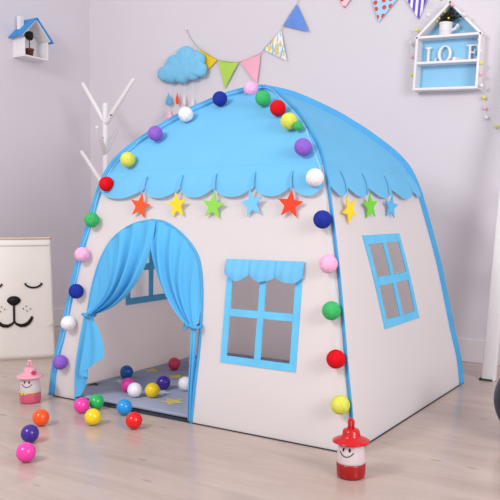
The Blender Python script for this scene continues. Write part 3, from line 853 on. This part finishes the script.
# a letter fallen flat
Vp = [(-.034, -.03), (-.018, -.03), (0, .018), (.018, -.03), (.034, -.03), (.007, .034), (-.007, .034)]
bm = BM(); add_prism(bm, Vp, .014, Matrix.Translation((0, 0, .0)) @ Matrix.Rotation(PI / 2, 4, 'X'))
zmin = min(v.co.z for v in bm.verts); ymin = min(v.co.y for v in bm.verts)
for v in bm.verts: v.co.z -= zmin
o = obj('decorative_letter', bm, M_white, smooth=False); o.location = on_shelf(.038, -.036, .1385); o.rotation_euler = (0, TH, 0)
tag(o, 'white letter V fallen flat on the shelf tier between O and E', 'letter', 'white letters on the house shelf')

# mug with plant on the top tier
mg = thing('mug_planter', 'white embossed mug planted with dark leafy sprigs and yellow buds', 'plant', on_shelf(-.024, -.038, eh + .0025)); mg.rotation_euler = (0, TH, 0)
bm = BM(); add_lathe(bm, [(0, 0), (.029, 0), (.031, .004), (.031, .020), (.0318, .021), (.0318, .036), (.031, .037), (.031, .052), (.033, .056), (.033, .062), (.029, .062), (.028, .052), (0, .050)], 28)
mug = obj('mug', bm, M_white, mg)
bm = BM(); add_tube(bm, [(.028, 0, .022), (.044, 0, .030), (.054, 0, .042)], [.009, .007, .006], 10); add_sphere(bm, (.057, 0, .044), .0105, 14, 10, (.7, 1, 1)); obj('spout', bm, M_white, mug)
bm = BM()
for k in range(330):
    a = random.random() * 2 * PI; el = random.uniform(.35, 1.5); R_ = random.uniform(.02, .088)
    p = Vector((R_ * math.cos(a) * math.cos(el) * 1.1, R_ * math.sin(a) * math.cos(el) * .45, .056 + R_ * math.sin(el) * 1.05))
    if p.z > .134 - abs(p.x - .024) * 1.05 or p.z < .058: continue
    t = random.random() * 6.28; e = Vector((math.cos(t), math.sin(t) * .5, random.uniform(-.3, .6))).normalized(); g = e.orthogonal().normalized()
    bm.faces.new([bm.verts.new(p + e * .013), bm.verts.new(p + g * .005), bm.verts.new(p - e * .008), bm.verts.new(p - g * .005)])
for k in range(12):
    a = k * PI / 6; add_tube(bm, [(0, 0, .05), (.02 * math.cos(a), .01 * math.sin(a), .075)], .001, 5)
obj('foliage', bm, mat('dark_leaves', (66, 58, 48), .8, .35, 60), mg, smooth=False)
M_bud = mat('yellow_bud', (214, 214, 84), .7, .06, 40)
for x, y, z in ((-.030, -.02, .082), (.018, -.022, .078), (-.002, -.026, .108), (-.04, -.016, .070)):
    bm = BM(); add_sphere(bm, (x, y, z), .0055, 10, 8); obj('bud', bm, M_bud, mg)

# pompom string around the house shelf
pg = thing('pompom_garland', 'string of tiny pastel pompoms draped around the house-shaped shelf', 'garland', wall_pt(448, 50, YB))
O = Vector(pg.location)
PM = {'y': mat('yellow_pompom', (226, 226, 110), .95, .1, 90), 'p': mat('pink_pompom', (244, 186, 206), .95, .1, 90), 'w': mat('white_pompom', (234, 230, 234), .95, .05, 90)}
YQ = YB - .017
PP = [('y', 412, 75), ('p', 412.3, 57), ('w', 411, 43), ('y', 416.5, 30), ('w', 428, 15), ('y', 441.5, -1), ('p', 452.5, 4.5), ('w', 464, 14.5), ('y', 471, 23), ('p', 479.3, 39.5), ('w', 480.3, 51), ('y', 481.3, 63), ('p', 481, 74), ('w', 481.5, 85.5),
      ('y', 484, 97.5), ('p', 484.8, 108), ('w', 486.5, 117.5), ('y', 496.3, 126.5)]
pts = [wall_pt(x, y, YB - (.060 if 22 < y < 90 and x > 450 else .030 if 22 < y < 90 else .080 if y <= 22 else .017)) - O for c, x, y in PP]
for k, (c, x, y) in enumerate(PP):
    bm = BM(); add_sphere(bm, pts[k], .0095, 14, 10)
    for v in bm.verts: v.co += Vector((random.uniform(-1, 1), random.uniform(-1, 1), random.uniform(-1, 1))) * .001
    obj('pompom', bm, PM[c], pg, label={'y': 'yellow', 'p': 'pink', 'w': 'white'}[c] + ' pompom')
bm = BM(); add_tube(bm, catmull(pts + [wall_pt(512, 136, YQ) - O], 5), .0008, 5); obj('cord', bm, M_cord, pg)

# ------------------------------------------------------------------ leaning ladder at the right edge
ld = thing('leaning_ladder', 'white wooden ladder rack leaning on the back wall at the right edge', 'ladder', (.95, .70, 0))
def ly(z): return .18 * z
for x in (-.231, .231):
    bm = BM(); vs = add_box(bm, (0, 0, .85), (.058, .040, 1.7), bev=.004)
    for v in bm.verts: v.co.y += ly(v.co.z); v.co.x += x + .008 - math.copysign(.030, x) * v.co.z
    obj('rail', bm, M_white, ld)
for z in (.50, .85, 1.2, 1.55):
    bm = BM(); add_tube(bm, [(-.20, ly(z), z), (.20, ly(z), z)], .014, 12); obj('rung', bm, M_white, ld)
for x in (-.231, .231):
    bm = BM(); add_box(bm, (x, 0, .004), (.056, .044, .008)); obj('foot_pad', bm, M_screw, ld)

# ------------------------------------------------------------------ black ball
bm = BM(); add_sphere(bm, (0, 0, 0), .131, 48, 32)
o = obj('black_ball', bm, mat('black_rubber', (19, 18, 44), .35, .25, 6, spec=.4)); o.location = (1.092, -.104, .131)
tag(o, 'large black rubber ball on the floor beyond the right corner of the tent', 'ball')

# ------------------------------------------------------------------ light
wd = bpy.data.worlds.new('world'); bpy.context.scene.world = wd; wd.use_nodes = True
bg = wd.node_tree.nodes['Background']; bg.inputs[0].default_value = (1.0, .985, 1.0, 1); bg.inputs[1].default_value = 0.70
def area(name, loc, target, size, power, col=(1, 1, 1)):
    l = bpy.data.lights.new(name, 'AREA'); l.shape = 'SQUARE'; l.size = size; l.energy = power; l.color = col
    o = bpy.data.objects.new(name, l); C.objects.link(o); o.location = loc
    o.rotation_euler = (Vector(target) - Vector(loc)).to_track_quat('-Z', 'Y').to_euler()
    return o
area('key_softbox', (-.5, -3.3, 2.5), (0, .2, .6), .8, 66, (1, .98, .97))
area('fill_softbox', (3.4, -1.7, 1.6), (.3, .2, .5), 1.2, 62, (1, .98, 1))
sc = bpy.context.scene
sc.view_settings.view_transform = 'Standard'; sc.view_settings.look = 'None'; sc.view_settings.exposure = 0; sc.view_settings.gamma = 1
sc.cycles.max_bounces = 8
